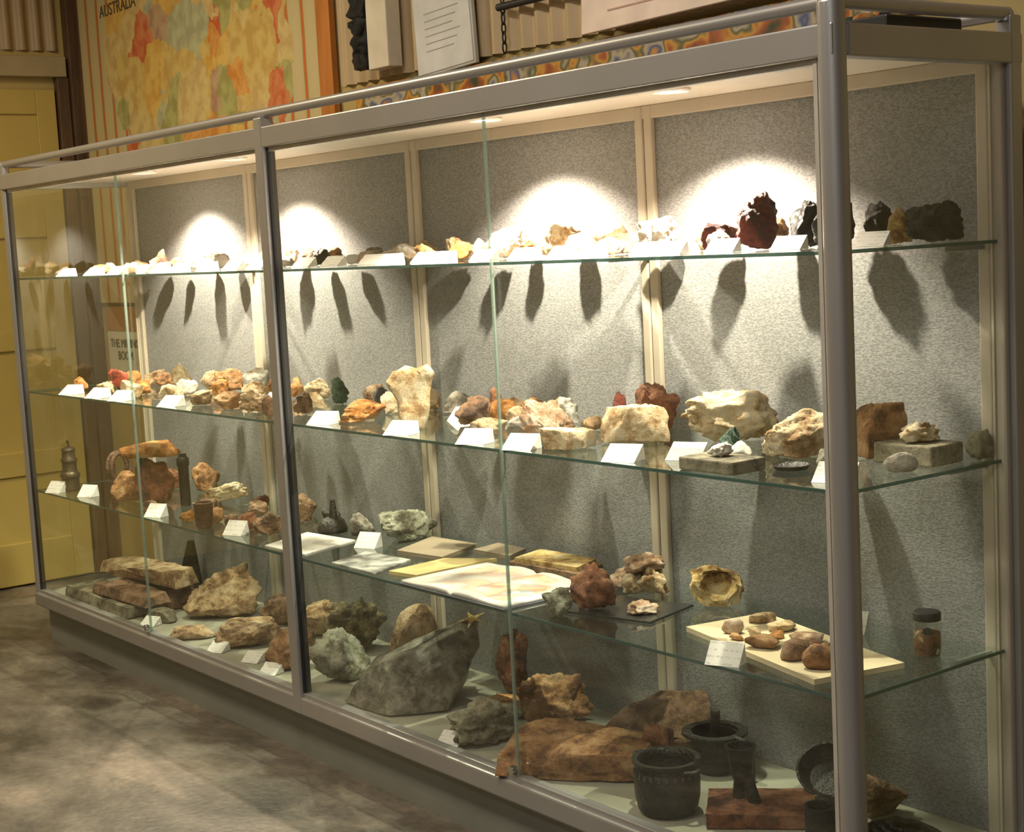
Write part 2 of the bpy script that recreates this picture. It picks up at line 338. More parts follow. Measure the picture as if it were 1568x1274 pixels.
def collage():
    m,nt,o=new_mat('photo_collage'); b=N(nt,"ShaderNodeBsdfPrincipled"); nt.links.new(b.outputs[0],o.inputs[0]); b.inputs['Roughness'].default_value=.4
    tc=N(nt,"ShaderNodeTexCoord"); nz=N(nt,"ShaderNodeTexNoise"); nz.inputs['Scale'].default_value=9; nz.inputs['Detail'].default_value=2; nt.links.new(tc.outputs['Object'],nz.inputs['Vector'])
    r=ramp(nt,[(.3,(.04,.06,.03)),(.40,(.4,.1,.03)),(.46,(.62,.33,.06)),(.52,(.08,.10,.05)),(.58,(.5,.42,.3)),(.66,(.05,.1,.25)),(.75,(.6,.28,.05))]); nt.links.new(nz.outputs[0],r.inputs[0]); nt.links.new(r.outputs[0],b.inputs['Base Color']); return m
box('photo_collage_banner',-2.95,-.45,YW-.05,YW-.035,1.90,2.165,collage())

# ---------------------------------------------------------------- display case
case=empty('glass_display_case')
def fabric():
    m,nt,o=new_mat('grey_display_fabric'); b=N(nt,"ShaderNodeBsdfPrincipled"); nt.links.new(b.outputs[0],o.inputs[0]); b.inputs['Roughness'].default_value=.95; b.inputs['Specular IOR Level'].default_value=.1
    tc=N(nt,"ShaderNodeTexCoord"); a=N(nt,"ShaderNodeTexNoise"); a.inputs['Scale'].default_value=210; a.inputs['Detail'].default_value=3
    mp_=N(nt,"ShaderNodeMapping"); mp_.inputs['Scale'].default_value=(.6,1,1.3); nt.links.new(tc.outputs['Object'],mp_.inputs[0]); nt.links.new(mp_.outputs[0],a.inputs['Vector'])
    r=ramp(nt,[(.35,(.175,.178,.182)),(.65,(.30,.297,.292))]); nt.links.new(a.outputs[0],r.inputs[0]); nt.links.new(r.outputs[0],b.inputs['Base Color'])
    bp=N(nt,"ShaderNodeBump"); bp.inputs['Strength'].default_value=.3; bp.inputs['Distance'].default_value=.003; nt.links.new(a.outputs[0],bp.inputs['Height']); nt.links.new(bp.outputs[0],b.inputs['Normal']); return m
FAB=fabric()
box('back_panel',-L+.02,-.02,D-.008,D+.008,ZB,ZS,FAB,case)
for i in range(5):
    x=-L*i/4
    for s in ((-.033,-.003),(.003,.033)):
        if i==0: s=(s[0]-.03,s[1]-.03)
        if i==4: s=(s[0]+.04,s[1]+.04)
        box('back_upright',x+s[0],x+s[1],D-.024,D-.008,ZB,ZS,CREAMF,case,.004)
box('back_top_rail',-L+.02,-.02,D-.022,D-.008,ZS-.035,ZS,CREAMF,case,.003)
box('soffit',-L+.01,-.01,.012,D+.008,ZS,ZS+.02,WHITE,case)
box('deck',-L+.01,-.01,.012,D+.008,ZB-.03,ZB-.001,DECK,case)
box('plinth',-L+.03,-.02,.018,D,0,.155,ALUD,case)
for nm,a in (('front',(-L-.02,.02,-.022,.022)),('back',(-L-.02,.02,D-.01,D+.03)),('left',(-L-.022,-L+.022,.022,D-.01)),('right',(-.022,.022,.022,D-.01))):
    box('base_rail_'+nm,*a,.150,ZB-.002,ALU,case,.006)
    box('header_'+nm,*a,ZO,1.962,ALU,case,.004)
for sx in (-L,0):
    cyl('top_tube_side',(sx,0,2.003),(sx,D,2.003),.014,ALU,case)
cyl('top_tube_front',(-L,0,2.003),(0,0,2.003),.014,ALU,case)
cyl('top_tube_back',(-L,D,2.003),(0,D,2.003),.014,ALU,case)
cyl('corner_post',(0,0,.15),(0,0,2.0),.027,ALU,case,40)
for (x,y,r) in ((0,0,.027),(-L,0,.02),(0,D,.018),(-L,D,.018)):
    lathe('post_cap',[(0,.02),(r*.6,.017),(r*.9,.009),(r,0),(r,-.01)],ALU,case,24,(x,y,1.998))
cyl('corner_post',(-L,0,.15),(-L,0,2.0),.02,ALU,case,32)
for x in (0,-L):
    box('rear_post',x-.019,x+.019,D-.01,D+.028,0,2.0,ALU,case,.004)
    sg_=1 if x<0 else -1
    box('rear_post_channel',x+sg_*.024 -.003,x+sg_*.024+.003,D-.03,D-.006,ZB,ZO,CREAMF,case)
box('centre_post',-L/2-.023,-L/2+.023,-.024,.022,.152,1.99,ALU,case,.004)
for s in (-1,1): box('door_gasket',-L/2+s*.028-.005,-L/2+s*.028+.005,-.010,.014,ZB,ZO,BLACK,case)
LALU=simple('alu_light',(.55,.52,.47),.4,.3)
box('door_gasket',-.04,-.03,-.01,.012,ZB,ZO,LALU,case)
box('door_gasket',-L+.024,-L+.034,-.01,.012,ZB,ZO,BLACK,case)
box('door_track',-L+.02,-.02,-.012,.020,ZB-.004,ZB+.012,ALU,case,.002)
box('door_head_track',-L+.02,-.02,-.008,.016,ZO-.012,ZO,LALU,case)
for k in range(4):
    xa=-L+k*L/4; xb=xa+L/4
    y=.004 if k%2 else -.006
    if k%2==0: xb+=.02
    else: xa-=.02
    quad('sliding_door_glass',[(xa+.012,y,ZB),(xb-.012,y,ZB),(xb-.012,y,ZO),(xa+.012,y,ZO)],GL,case)
    ex=(xb-.012) if k%2==0 else (xa+.012)
    box('door_glass_edge',ex-.003,ex+.003,y-.003,y+.003,ZB,ZO,GE2,case)
    if k%2==0:
        lathe('door_lock',[(0,0),(.009,0),(.011,.004),(.011,.016),(0,.016)],simple('chrome',(.6,.6,.62),.15,1,.02),case,20,(ex-.012,-.008,ZB+.03),(math.pi/2,0,0))
for x,n in ((-.004,'right'),(-L+.004,'left')):
    quad('side_glass_'+n,[(x,.02,ZB),(x,D-.012,ZB),(x,D-.012,ZO),(x,.02,ZO)],GL,case)
for i,z in enumerate((Z1,Z2,Z3)):
    x0,x1,y0,y1=-L+.012,-.012,.014,D-.026
    quad('shelf_glass',[(x0,y0,z),(x1,y0,z),(x1,y1,z),(x0,y1,z)],GS,case)
    h=.008
    box('shelf_edge_front',x0,x1,y0-.001,y0+.001,z-h,z-.0005,GE,case)
    box('shelf_edge_right',x1-.001,x1+.001,y0,y1,z-h,z-.0005,GE,case)
    box('shelf_edge_left',x0-.001,x0+.001,y0,y1,z-h,z-.0005,GE,case)
    for k in range(5):
        x=-L*k/4+(-.05 if k==0 else (.05 if k==4 else 0))
        box('shelf_bracket',x-.006,x+.006,D-.16,D-.02,z-.02,z-.009,ALUD,case,.002)
LENS=emit('lamp_lens',(1,.92,.8),40)
for x in (-L*5/6,-L*2/3,-L/3,-L/6):
    d=empty('recessed_downlight',(x,.28,ZS))
    lathe('trim_ring',[(.034,-.001),(.047,-.001),(.049,-.004),(.044,-.008),(.034,-.004)],WHITE,d,32)
    lathe('lens',[(0,-.003),(.034,-.003)],LENS,d,32)
    l=bpy.data.lights.new('halogen','SPOT'); l.energy=125; l.color=(1,.83,.65); l.spot_size=math.radians(124); l.spot_blend=.5; l.shadow_soft_size=.012
    lo=bpy.data.objects.new('halogen_beam',l); lo.location=(0,0,-.014); link(lo,d)

# ---------------------------------------------------------------- specimens
cm=.01
def R(n,z,s,sc_=1.0):
    for t in s.strip().split('\n'):
        a=t.split(); X,Y,W,H=[float(v) for v in a[:4]]
        kind=a[5] if len(a)>5 else 'ang'; dep=float(a[6]) if len(a)>6 else .75
        rot=float(a[7]) if len(a)>7 else None; tilt=float(a[8]) if len(a)>8 else 0
        nm=a[9] if len(a)>9 else n
        rock(nm,X*cm,Y*cm,z+.0005,W/1000*sc_,H/1000*sc_,a[4],kind,dep,rot,tilt=tilt,sub=5 if W>110 else(4 if W>60 else 3))
R('mineral_specimen',Z1,"""-424 14 70 38 white
-405 26 70 45 cream
-390 16 75 40 orange
-380 26 80 42 white
-368 18 70 40 cream
-374 34 60 88 rust ang .7 0 .1
-364 30 70 38 pink
-346 37 120 48 white
-333 33 80 36 white
-309 38 90 55 cream
-300 33 95 48 white
-290 38 70 45 cream
-276 34 70 42 grey
-256 37 65 58 dark cluster
-245 36 65 32 grey
-234 36 60 32 white
-224 35 75 40 pink
-213 36 70 42 white
-204 37 100 58 white cluster
-191 35 80 55 yellow
-177 37 90 58 orange
-166 37 50 62 grey
-153 37 105 88 white cluster
-146 33 65 62 cream
-131 38 110 98 cream cluster
-137 31 66 50 orange
-120 36 100 62 white
-104 39 120 58 tan slab
-102 31 78 48 cream
-88 35 122 92 white cluster
-68 37 105 68 maroon ang
-62 31 66 52 grey
-53 33 98 134 maroon ang .6 0 .1
-40 37 95 108 dark cluster
-29.5 33 92 125 dark ang
-17 40 66 80 yellow ang
-9.5 42 122 88 dark ang .7
-418 45 80 50 tan
-402 46 80 60 cream
-386 46 70 55 obrown
-366 46 90 62 cream
-350 47 80 70 grey
-330 47 90 58 tan
-314 47 70 66 yellow
-296 47 90 60 pink
-280 46 80 66 tan
-264 47 70 60 obrown
-240 47 90 52 grey
-222 47 90 60 cream
-208 47 70 66 tan
-190 47 100 70 cream
-172 47 80 62 pink
-158 47 66 78 tan
-140 47 90 82 cream
-118 46 110 80 tan
-98 47 90 66 cream
-80 46 90 84 cream
-60 46 90 72 obrown
-44 46 80 100 dark cluster
-27 46 80 96 dark cluster""")  # rear row added to fill the shelf and enlarge shadows on the back panel
for x,y in ((-405,7),(-382,9),(-360,9),(-366,22),(-350,22),(-334,22),(-315,24),(-291,22),(-277,24),(-242,22),(-224,22),(-205,24),(-191,22),(-176,24),(-164,22),(-147,24),(-127,22),(-113,24),(-99,22),(-81,24),(-68,20),(-51,20),(-31,20),(-16,29)):
    label(x*cm,y*cm,Z1+.0005,.07,.030,.35,.045)
R('mineral_specimen',Z2,"""-415 13 72 60 orange
-402 24 79 86 red
-389 13 70 50 cream
-371 20 80 60 orange
-359 11 91 72 cream
-418 38 68 61 orange
-405 42 100 66 tan
-392 40 80 60 obrown
-326 13 106 68 cream
-378 41 79 105 cream
-345 27 93 66 white
-305 13 85 53 tan
-343 44 115 90 obrown
-360 45 90 76 tan
-326 31 75 66 orange
-323 44 110 98 white
-308 45 80 80 obrown
-282 12 100 62 obrown cluster
-263 13 122 82 tan cluster
-246 8 46 72 brown
-291 44 66 75 orange
-303 33 90 66 tan
-250 27 80 56 cream
-240 17 66 76 brown cluster
-277 44 95 78 cream
-256 41 62 92 green cluster
-202 16 145 70 orange
-241 46 95 66 tan
-226 38 50 76 dark
-224 46 80 60 obrown
-211 32 64 72 cream
-209 45 80 84 tan
-163 29 106 84 brown
-193 45 100 68 grey
-184 46 64 56 tan
-177 48 40 84 rust
-163 40 100 66 orange
-143 20 105 42 cream
-168 49 54 60 tan
-133 22 70 50 grey
-111 14 118 116 pink cluster
-158 47 84 62 orange
-150 36 80 56 tan
-98 11 140 56 cream slab .8
-139 44 80 80 white
-128 33 80 54 pink
-120 38 64 40 tan
-112 42 80 60 cream
-122 49 50 96 maroon cluster
-93 29 178 100 cream slab .7
-101 44 122 132 rust
-72 42 244 128 cream ang .6 .1
-58 28 62 62 green ang
-50 22 59 40 white
-40 31 160 112 cream
-44 46 95 88 white
-24 22 40 42 greygreen
-24 40 112 126 obrown block .7 0
-18 49 50 64 grey
-8 27 70 42 grey round
-4.5 49 62 66 slate""")
u=.00185
outline_rock('petrified_wood_slab',[(a*u,b*u) for a,b in ((-12,0),(20,0),(27,20),(30,45),(38,84),(30,98),(12,92),(-5,97),(-24,90),(-36,74),(-30,62),(-20,45),(-18,20))],.045,-1.71,.13,Z2+.0005,'cream',.1,.005,22,3)
box('slate_specimen_base',-.21,-.055,.34,.45,Z2+.0005,Z2+.045,rock_mat('slate'),None,.004)
rock('crystal_cluster',-.13,.395,Z2+.0455,.10,.045,'cream','cluster')
box('slate_tray',-.50,-.33,.03,.13,Z2+.0005,Z2+.03,rock_mat('slate'),None,.004)
rock('quartz_specimen',-.42,.08,Z2+.0305,.06,.03,'white','cluster')
lathe('black_dish',[(0,.001),(.035,.001),(.042,.010),(.040,.011),(.033,.005),(0,.005)],IRON,None,32,(-.29,.165,Z2+.001))
for X,Y in ((-405,5),(-377,4.5),(-355,4.5),(-313,5),(-209,6),(-164,4.5),(-129,4.5),(-109,4.5),(-71,5),(-60,15),(-176,35),(-11,10),(-282,30)):
    label(X*cm,Y*cm,Z2+.0005,.085,.036,.4,.055)

R('ore_specimen',Z3,"""-311 8 74 45 orange
-290 14 50 45 brown
-264 15 120 81 brown
-278 14 70 60 rust
-302 14 60 55 obrown
-320 20 80 60 brown
-345 8 70 45 brown
-313 38 65 55 maroon
-300 30 70 60 brown
-288 42 90 80 brown
-275 34 78 66 brown cluster
-262 38 80 60 dark cluster
-390 38 140 90 rust
-405 24 90 60 brown
-370 44 110 120 obrown
-233 33 85 82 grey
-217 40 190 104 greygreen ang .7
-336 35 215 66 cream ang .35 -.3 -.18 petrified_wood_specimen""")
hull_rock('hollow_chalcedony',[(-.065,0,.03),(-.05,-.03,.01),(0,-.045,0),(.05,-.03,.005),(.07,0,.03),(.055,.03,.07),(.01,.03,.085),(-.03,.03,.095),(-.068,.02,.085),(-.065,-.02,.065),(.06,-.03,.05),(.02,-.04,.065),(0,.04,0)],-.78,.41,Z3+.0005,'yellow',0,.010,22,7,4,(.045,.032,.052,.075))
rock('iron_ore_block',-3.60,.18,Z3+.0005,.17,.19,'rust','ang',.8,seed=4)
rock('ochre_slab',-3.62,.18,Z3+.182,.23,.06,'orange','slab',.6,.1,seed=9)
rock('iron_ore_block',-3.78,.14,Z3+.0005,.13,.12,'obrown','ang',.8,seed=14)
sh=empty('iron_shackle',(-4.22,.30,Z3))
box('base_plate',-.05,.05,-.03,.03,0.001,.02,RUST,sh,.004)
for s in (-.02,.02): tube('loop',[(s,.045*math.cos(a),.078+.062*math.sin(a)) for a in [2*math.pi*j/10 for j in range(10)]],.009,RUST,sh,True)
lathe('drill_bit',[(0,0),(.02,0),(.02,.15),(.024,.155),(.024,.18),(.015,.19),(.015,.2),(0,.2)],IRON,None,20,(-3.47,.24,Z3+.0005))
ml=empty('miners_lamp',(-4.26,.10,Z3+.0005))
lathe('body',[(0,0),(.038,0),(.04,.01),(.036,.02),(.036,.055),(.041,.06),(.041,.07),(.034,.078),(.030,.085),(.030,.12),(.034,.124),(.034,.132),(.028,.14),(.026,.165),(.030,.17),(.026,.18),(.012,.186),(0,.186)],simple('old_brass',(.10,.075,.05),.4,.7,.3,20),ml,28)
tube('hook',[(0,0,.18),(.012,0,.2),(0,0,.215),(-.012,0,.2)],.003,IRON,ml)
lathe('clay_crucible',[(0,0),(.024,0),(.03,.01),(.034,.085),(.036,.09),(.030,.09),(.026,.02),(0,.015)],RUST,None,28,(-2.95,.06,Z3+.0005))
sp=empty('iron_candle_spike',(-2.50,.31,Z3+.0005))
lathe('foot',[(0,0),(.05,0),(.052,.01),(.04,.04),(.02,.05),(0,.05)],IRON,sp,24); cyl('spike',(0.01,0,.04),(.01,0,.11),.016,IRON,sp,12,.008)
def sheet(n,pts,z,t,mat):
    bm=bmesh.new(); v0=[bm.verts.new((x,y,z)) for x,y in pts]; v1=[bm.verts.new((x,y,z+t)) for x,y in pts]
    bm.faces.new(v0[::-1]); bm.faces.new(v1)
    for i in range(4): bm.faces.new((v0[i],v0[(i+1)%4],v1[(i+1)%4],v1[i]))
    return mesh_ob(n,bm,mat)
def print_mat(n,base,c2,scale,lo=.5,hi=.6,rough=.5):
    m,nt,o=new_mat(n); b=N(nt,"ShaderNodeBsdfPrincipled"); nt.links.new(b.outputs[0],o.inputs[0]); b.inputs['Roughness'].default_value=rough
    tc=N(nt,"ShaderNodeTexCoord"); nz=N(nt,"ShaderNodeTexNoise"); nz.inputs['Scale'].default_value=scale; nz.inputs['Detail'].default_value=4; nt.links.new(tc.outputs['Object'],nz.inputs['Vector'])
    r=ramp(nt,[(lo,base),(hi,c2)]); nt.links.new(nz.outputs[0],r.inputs[0]); nt.links.new(r.outputs[0],b.inputs['Base Color']); return m
sheet('information_sheet',[(-2.46,.03),(-2.22,.04),(-2.29,.27),(-2.55,.24)],Z3+.0005,.004,print_mat('info_sheet',(.70,.68,.64),(.5,.47,.43),14))
sheet('photograph_print',[(-2.04,.03),(-1.80,.03),(-1.88,.21),(-2.10,.19)],Z3+.0005,.004,print_mat('bw_photo',(.52,.52,.48),(.16,.16,.15),22,.4,.62))
sheet('brown_folder',[(-2.00,.24),(-1.80,.27),(-1.88,.46),(-2.10,.44)],Z3+.0005,.012,simple('brownboard',(.28,.22,.15),.6))
sheet('brown_folder',[(-1.82,.40),(-1.65,.41),(-1.70,.51),(-1.84,.51)],Z3+.0005,.012,simple('brownboard',(.28,.22,.15),.6))
sheet('tan_booklet',[(-1.77,.06),(-1.655,.08),(-1.66,.37),(-1.79,.27)],Z3+.0005,.010,simple('tanbook',(.50,.39,.17),.5))
sheet('slate_slab',[(-1.58,.35),(-1.28,.37),(-1.34,.51),(-1.62,.50)],Z3+.0005,.014,rock_mat('brown'))
sheet('sandstone_slab',[(-1.56,.36),(-1.31,.39),(-1.36,.50),(-1.60,.49)],Z3+.015,.012,rock_mat('yellow'))
bk=empty('open_atlas',(-1.395,.165,Z3+.001))
def atlas():
    m,nt,o=new_mat('atlas_pages'); b=N(nt,"ShaderNodeBsdfPrincipled"); nt.links.new(b.outputs[0],o.inputs[0]); b.inputs['Roughness'].default_value=.4
    tc=N(nt,"ShaderNodeTexCoord"); nz=N(nt,"ShaderNodeTexNoise"); nz.inputs['Scale'].default_value=9; nz.inputs['Detail'].default_value=3; nt.links.new(tc.outputs['Object'],nz.inputs['Vector'])
    r=ramp(nt,[(.42,(.66,.63,.58)),(.50,(.66,.48,.42)),(.56,(.68,.6,.4)),(.62,(.6,.36,.26)),(.70,(.42,.50,.52))]); nt.links.new(nz.outputs[0],r.inputs[0])
    sp=N(nt,"ShaderNodeSeparateXYZ"); nt.links.new(tc.outputs['Object'],sp.inputs[0])
    ax=N(nt,"ShaderNodeMath",operation='ABSOLUTE'); nt.links.new(sp.outputs[0],ax.inputs[0]); ay=N(nt,"ShaderNodeMath",operation='ABSOLUTE'); nt.links.new(sp.outputs[1],ay.inputs[0])
    c1=N(nt,"ShaderNodeMath",operation='LESS_THAN'); c1.inputs[1].default_value=.20; nt.links.new(ax.outputs[0],c1.inputs[0])
    c2=N(nt,"ShaderNodeMath",operation='LESS_THAN'); c2.inputs[1].default_value=.125; nt.links.new(ay.outputs[0],c2.inputs[0])
    mm=N(nt,"ShaderNodeMath",operation='MULTIPLY'); nt.links.new(c1.outputs[0],mm.inputs[0]); nt.links.new(c2.outputs[0],mm.inputs[1])
    mx=N(nt,"ShaderNodeMixRGB"); mx.inputs[1].default_value=(.68,.66,.62,1); nt.links.new(mm.outputs[0],mx.inputs[0]); nt.links.new(r.outputs[0],mx.inputs[2]); nt.links.new(mx.outputs[0],b.inputs['Base Color']); return m
bm=bmesh.new(); K=24; pr=None
for i in range(K+1):
    uu=-1+2*i/K; x=uu*.24; z=.005+.009*math.exp(-((abs(uu)-.28)/.3)**2)-(.008 if abs(uu)<.02 else 0)+.003
    vs=[bm.verts.new((x,-.15,z)),bm.verts.new((x,.15,z)),bm.verts.new((x,.15,0)),bm.verts.new((x,-.15,0))]
    if pr:
        for j in range(4): bm.faces.new((pr[j],vs[j],vs[(j+1)%4],pr[(j+1)%4]))
    else: bm.faces.new(vs)
    pr=vs
bm.faces.new(pr[::-1]); bmesh.ops.recalc_face_normals(bm,faces=bm.faces)
mesh_ob('pages',bm,atlas(),bk,True,(0,0,.002)); box('cover',-.245,.245,-.155,.155,-.0005,.002,simple('book_cover',(.12,.13,.16),.5),bk)
tr=empty('black_specimen_tray',(-.93,.22,Z3+.001)); tr.rotation_euler=(0,0,.25)
box('tray_base',-.15,.15,-.10,.10,0,.006,simple('tray_black',(.02,.022,.022),.25),tr,.002)
rock('vanadinite_cluster',-.97,.16,Z3+.008,.125,.12,'rust','cluster',seed=31)
rock('malachite_piece',-1.00,.065,Z3+.0005,.08,.075,'greygreen','cluster',seed=33)
rock('rose_quartz_piece',-.84,.21,Z3+.008,.09,.03,'pink','cluster')
for X,Y,W,H,p,s in ((-1.05,.41,.09,.07,'pink',41),(-.99,.38,.085,.075,'cream',44),(-1.10,.38,.08,.06,'pink',45),(-1.03,.35,.07,.06,'cream',46)):
    rock('calcite_nodule_cluster',X,Y,Z3+.0005,W,H,p,'cluster',.9,seed=s)
rock('calcite_nodule_cluster',-1.03,.39,Z3+.055,.11,.05,'pink','cluster',.9,seed=47)
sheet('mounting_board',[(-.645,.17),(-.13,.04),(-.075,.26),(-.60,.39)],Z3+.0005,.012,simple('cream_board',(.55,.46,.30),.6))
zb=Z3+.013
for X,Y,W,H,p,k in ((-52,20,52,36,'pink','round'),(-54,32,70,22,'tan','slab'),(-38,15,80,32,'obrown','ang'),(-45,29,72,20,'cream','slab'),(-26,13,70,46,'brown','round'),(-18,11,70,54,'obrown','round'),(-34,25,76,18,'pink','slab'),(-46,21,34,20,'cream','ang'),(-32,20,40,20,'yellow','ang'),(-41,23,38,17,'orange','ang'),(-24,22,44,22,'tan','ang'),(-47,16,36,16,'orange','ang'),(-56,25,36,16,'cream','ang')):
    rock('mounted_specimen',X*cm,Y*cm,zb,W/1000,H/1000,p,k,.7,sub=3)
jr=empty('specimen_jar',(-.10,.37,Z3+.001))
lathe('glass_body',[(0,0),(.028,0),(.031,.004),(.031,.068),(.026,.078),(.026,.084)],glass('jar_glass',(.9,.93,.9),.1,.8),jr,32)
lathe('black_lid',[(0,.098),(.028,.098),(.030,.095),(.030,.080),(.026,.080),(0,.080)],BLACK,jr,32)
lathe('contents',[(0,.003),(.027,.003),(.029,.03),(.028,.052),(0,.055)],rock_mat('rust'),jr,24)
for i in range(7):
    a=i*.9; rock('gravel',.019*math.cos(a),.019*math.sin(a),.006+.007*i,.022,.018,('cream','pink','dark','white')[i%4],'round',.9,parent=jr,seed=i,sub=2)
for X,Y in ((-427,3.5),(-404,8),(-333,5),(-274,7),(-217,24),(-38,3.2),(-36,42)):
    label(X*cm,Y*cm,Z3+.0005,.08,.045,.4,.04)

# --- bottom deck
R('rock_specimen',ZB,"""-340 33 315 195 tan ang .62 .1
-292 19 250 105 tan ang .62 .0
-253 13 165 150 obrown ang .8 0
-318 9 180 42 tan slab .6
-352 12 160 46 slate slab .6
-368 26 170 70 brown slab .6
-310 42 170 110 brown
-284 42 170 130 tan
-268 26 120 70 slate
-228 17 205 168 greygreen ang .75
-256 41 225 190 moss cluster .7
-208 36 130 90 brown
-222 43 170 205 tan round .65
-172 45 105 210 rust ang .8 0
-143 13 215 120 slate cluster .72
-158 33 160 50 orange slab .7
-143 38 235 148 obrown cluster .66
-124 28 110 60 brown
-31 46 125 98 brown ang .6""",1.0)
hull_rock('slate_plank',[(-.30,-.08,0),(.30,-.07,0),(.28,.08,0),(-.30,.09,0),(-.29,-.07,.045),(.30,-.06,.04),(.27,.07,.045),(-.28,.08,.05)],-3.93,.10,ZB+.0005,'slate',-.92,.006,12,6,2)
hull_rock('slate_plank',[(-.22,-.06,0),(.24,-.06,0),(.22,.06,0),(-.2,.07,0),(-.2,-.05,.035),(.23,-.05,.03),(.2,.05,.04),(-.18,.06,.04)],-3.78,.12,ZB+.052,'brown',-.85,.005,14,6,5)
hull_rock('petrified_plank',[(-.28,-.07,0),(.30,-.06,0),(.28,.06,.0),(-.28,.07,0),(-.28,-.05,.045),(.28,-.06,.06),(.28,.03,.07),(-.22,.06,.05),(0,-.08,.05)],-3.86,.24,ZB+.095,'tan',-.80,.008,12,6,8)
hull_rock('slate_plank',[(-.22,-.07,0),(.22,-.06,0),(.2,.07,0),(-.22,.07,0),(-.2,-.06,.07),(.2,-.05,.06),(.2,.05,.08),(-.2,.06,.09)],-3.86,.27,ZB+.0005,'brown',-.85,.006,12,6,9)
rock('rock_specimen',-4.18,.40,ZB+.0005,.20,.09,'brown','slab',.5,-.3)
G=[(-.23,0,0),(-.20,.10,.02),(-.17,-.05,.08),(-.06,-.10,.155),(.02,-.03,.195),(.13,.0,.225),(.20,.02,.232),(.19,.07,.20),(.19,.0,.15),(.10,-.15,.0),(-.07,-.17,0),(.13,.10,0),(-.12,.12,0),(.03,-.15,.07),(.13,-.08,.10),(-.12,.07,.12)]
hull_rock('giant_quartz_crystal',G,-1.90,.22,ZB+.0005,'gloss',0,.012,9,8,3)
hull_rock('ironstone_slab',[(-.17,-.05,0),(.15,-.07,0),(.17,.05,0),(-.15,.08,0),(-.16,-.03,.03),(-.06,.02,.10),(.05,.05,.13),(.165,.0,.145),(.17,-.04,.11),(.12,-.08,.03),(-.02,-.06,.05)],-1.06,.40,ZB+.0005,'brown',.1,.008,12,6,6)
rock('ironstone_slab',-.92,.31,ZB+.0005,.09,.12,'rust','ang',.8,.0,seed=53)
hull_rock('sandstone_slab',[(-.20,-.06,0),(.20,-.12,0),(.23,.06,0),(-.15,.12,0),(-.19,-.04,.06),(.18,-.12,.065),(.22,.05,.075),(-.08,.11,.10),(-.13,.10,.09),(.05,-.11,.07)],-1.07,.15,ZB+.0005,'obrown',-.1,.009,12,8,11)
bm=bmesh.new(); v=[bm.verts.new(p) for p in ((-.06,-.01,0),(.06,-.01,0),(.03,-.01,.2),(.01,-.01,.2),(-.06,.01,0),(.06,.01,0),(.03,.01,.2),(.01,.01,.2))]
for f in ((0,1,2,3),(7,6,5,4),(0,4,5,1),(1,5,6,2),(2,6,7,3),(3,7,4,0)): bm.faces.new([v[i] for i in f])
mesh_ob('iron_wedge',bm,IRON,None,False,(-3.98,.47,ZB+.0005),(0,0,.5))
bm=bmesh.new(); c=bm.verts.new((0,0,.012)); ring=[]
for i in range(10):
    a=i*math.pi/5; r=.05 if i%2==0 else .014; ring.append(bm.verts.new((r*math.cos(a),r*math.sin(a),.002 if i%2==0 else .006)))
for i in range(10): bm.faces.new((c,ring[i],ring[(i+1)%10]))
bm.faces.new(ring[::-1]); mesh_ob('starfish',bm,rock_mat('yellow'),None,False,(-1.795,.365,.446),(.35,.1,.3))
pt=empty('cast_iron_pot',(-.68,.12,ZB+.0005))
lathe('bowl',[(0,0),(.060,0),(.072,.012),(.078,.04),(.080,.08),(.076,.105),(.070,.112),(.070,.118),(.082,.124),(.083,.132),(.070,.132),(.064,.122),(.068,.1),(.070,.04),(.06,.015),(0,.012)],IRON,pt,48)
for i in range(26):
    a=2*math.pi*i/26; box('rim_ridge',.0785*math.cos(a)-.003,.0785*math.cos(a)+.003,.0785*math.sin(a)-.003,.0785*math.sin(a)+.003,.094,.106,simple('worn_iron',(.12,.115,.11),.4,.6),pt,.001)
for s in (-1,1): tube('ear',[(s*.078,-.02,.115),(s*.105,-.015,.12),(s*.105,.015,.12),(s*.078,.02,.115)],.006,IRON,pt)
cr=empty('iron_ladle_pot',(-.80,.40,ZB+.0005))
lathe('bowl',[(0,0),(.045,0),(.058,.02),(.064,.09),(.07,.1),(.063,.1),(.055,.03),(0,.015)],IRON,cr,36)
cyl('handle',(.0,-.0,.05),(.005,0,.16),.012,IRON,cr,14); lathe('rim_plate',[(.06,.095),(.085,.1),(.085,.106),(.06,.106)],IRON,cr,36)
tube('side_handle',[(.07,0,.1),(.11,0,.1),(.13,.0,.06),(.125,0,.0)],.010,IRON,cr)
pm=empty('iron_pouring_mould',(-.53,.22,ZB+.037))
lathe('cup',[(0,.05),(.018,.05),(.026,.07),(.032,.12),(.038,.135),(.030,.135),(.02,.075),(0,.07)],IRON,pm,28)
for a in (.5,2.6): cyl('leg',(.012*math.cos(a),.012*math.sin(a),.07),(.03*math.cos(a),.03*math.sin(a),.0),.013,IRON,pm,10,.016)
hull_rock('rusty_iron_plate',[(-.13,-.08,0),(.12,-.09,0),(.13,.08,0),(-.12,.09,0),(-.13,-.08,.035),(.12,-.09,.03),(.13,.08,.036),(-.12,.09,.034)],-.50,.25,ZB+.0005,'rust',-.1,.003,20,5,17)
lathe('prospecting_pan',[(0,0),(.05,0),(.075,.04),(.078,.042),(.072,.042),(.048,.006),(0,.005)],IRON,None,40,(-.46,.45,ZB+.05),(math.radians(38),0,.6))
lathe('iron_canister',[(0,0),(.033,0),(.034,.004),(.034,.095),(.036,.1),(.030,.1),(.03,.008),(0,.006)],IRON,None,32,(-.27,.20,ZB+.0005))
cc=empty('coiled_chain',(-.16,.36,ZB+.012))
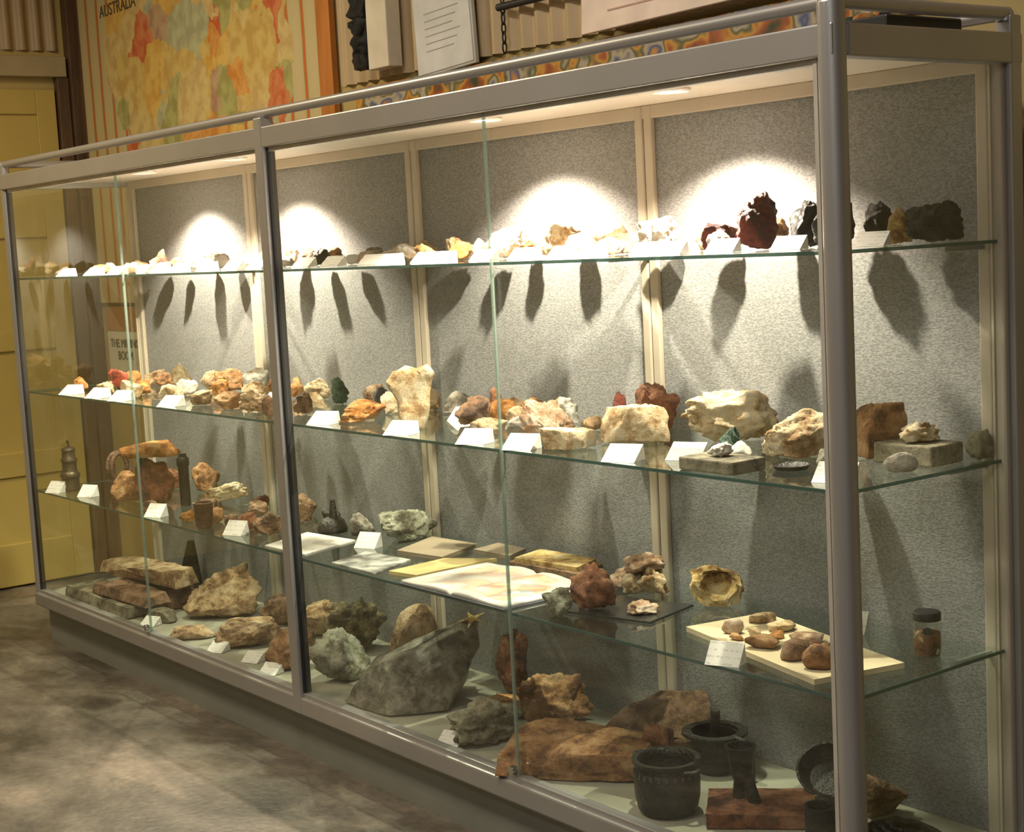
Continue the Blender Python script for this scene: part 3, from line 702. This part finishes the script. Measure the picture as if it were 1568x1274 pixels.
for k in range(4):
    pts=[((.10-.018*k)*math.cos(2*math.pi*j/14)*(1+.1*math.sin(j*3+k)),(.07-.014*k)*math.sin(2*math.pi*j/14),.008*k+.004*math.sin(j*2.3)) for j in range(14)]
    tube('coil',pts,.009,IRON,cc,True)
rock('rock_specimen',-.13,.22,ZB+.0005,.13,.04,'brown','slab',.6)
for X,Y in ((-348,6),(-292,6),(-252,5),(-148,4.5),(-270,8)):
    label(X*cm,Y*cm,ZB+.0005,.07,.03,.4,.045)
box('white_slab',-3.30,-2.36,.08,.34,1.963,1.978,simple('slab_white',(.8,.8,.76),.5),None,.002)  # long flat white slab lying on top of the case
bt=empty('black_storage_tray',(-.15,.30,1.963))
box('tray',-.17,.12,-.10,.14,0,.03,simple('tray_black2',(.02,.02,.02),.4),bt,.004)
for i in range(5): rock('painted_stone',-.12+.05*i,.02*(i%2),.031,.05,.025,('red','green','orange','dark','yellow')[i],'round',parent=bt,sub=2,seed=i)

# ---------------------------------------------------------------- room lights
def area(n,loc,rot,sx,sy,e,col):
    l=bpy.data.lights.new(n,'AREA'); l.shape='RECTANGLE'; l.size=sx; l.size_y=sy; l.energy=e; l.color=col
    o=bpy.data.objects.new(n,l); o.location=loc; o.rotation_euler=rot; return link(o)
area('ceiling_light',(-3.6,-1.3,HC-.03),(0,0,0),1.2,.3,68,(1,.82,.53))
area('ceiling_light',(-.6,-1.6,HC-.03),(0,0,0),1.2,.3,55,(1,.88,.72))
area('ceiling_light',(2.2,-3.2,HC-.03),(0,0,0),1.2,.3,45,(.97,.96,.95))
w=bpy.data.worlds.new('w'); w.use_nodes=True; sc.world=w
w.node_tree.nodes['Background'].inputs[0].default_value=(.5,.6,.75,1); w.node_tree.nodes['Background'].inputs[1].default_value=.05

# ---------------------------------------------------------------- camera
C=Vector((2.01887,-2.33075,1.58935)); psi,th,r=.64796,.11225,.05264
fw=Vector((-math.cos(psi)*math.cos(th),math.sin(psi)*math.cos(th),-math.sin(th)))
r0=Vector((math.sin(psi),math.cos(psi),0)); u0=r0.cross(fw)
Rr=r0*math.cos(r)-u0*math.sin(r); U=Rr.cross(fw)
cd=bpy.data.cameras.new('camera'); cd.sensor_width=36; cd.lens=2399.9/1568*36; cd.clip_start=.05
co=bpy.data.objects.new('camera',cd); M=Matrix((Rr,U,-fw)).transposed().to_4x4(); M.translation=C; co.matrix_world=M; link(co); sc.camera=co
sc.view_settings.view_transform='Standard'
sc.view_settings.exposure=0.1
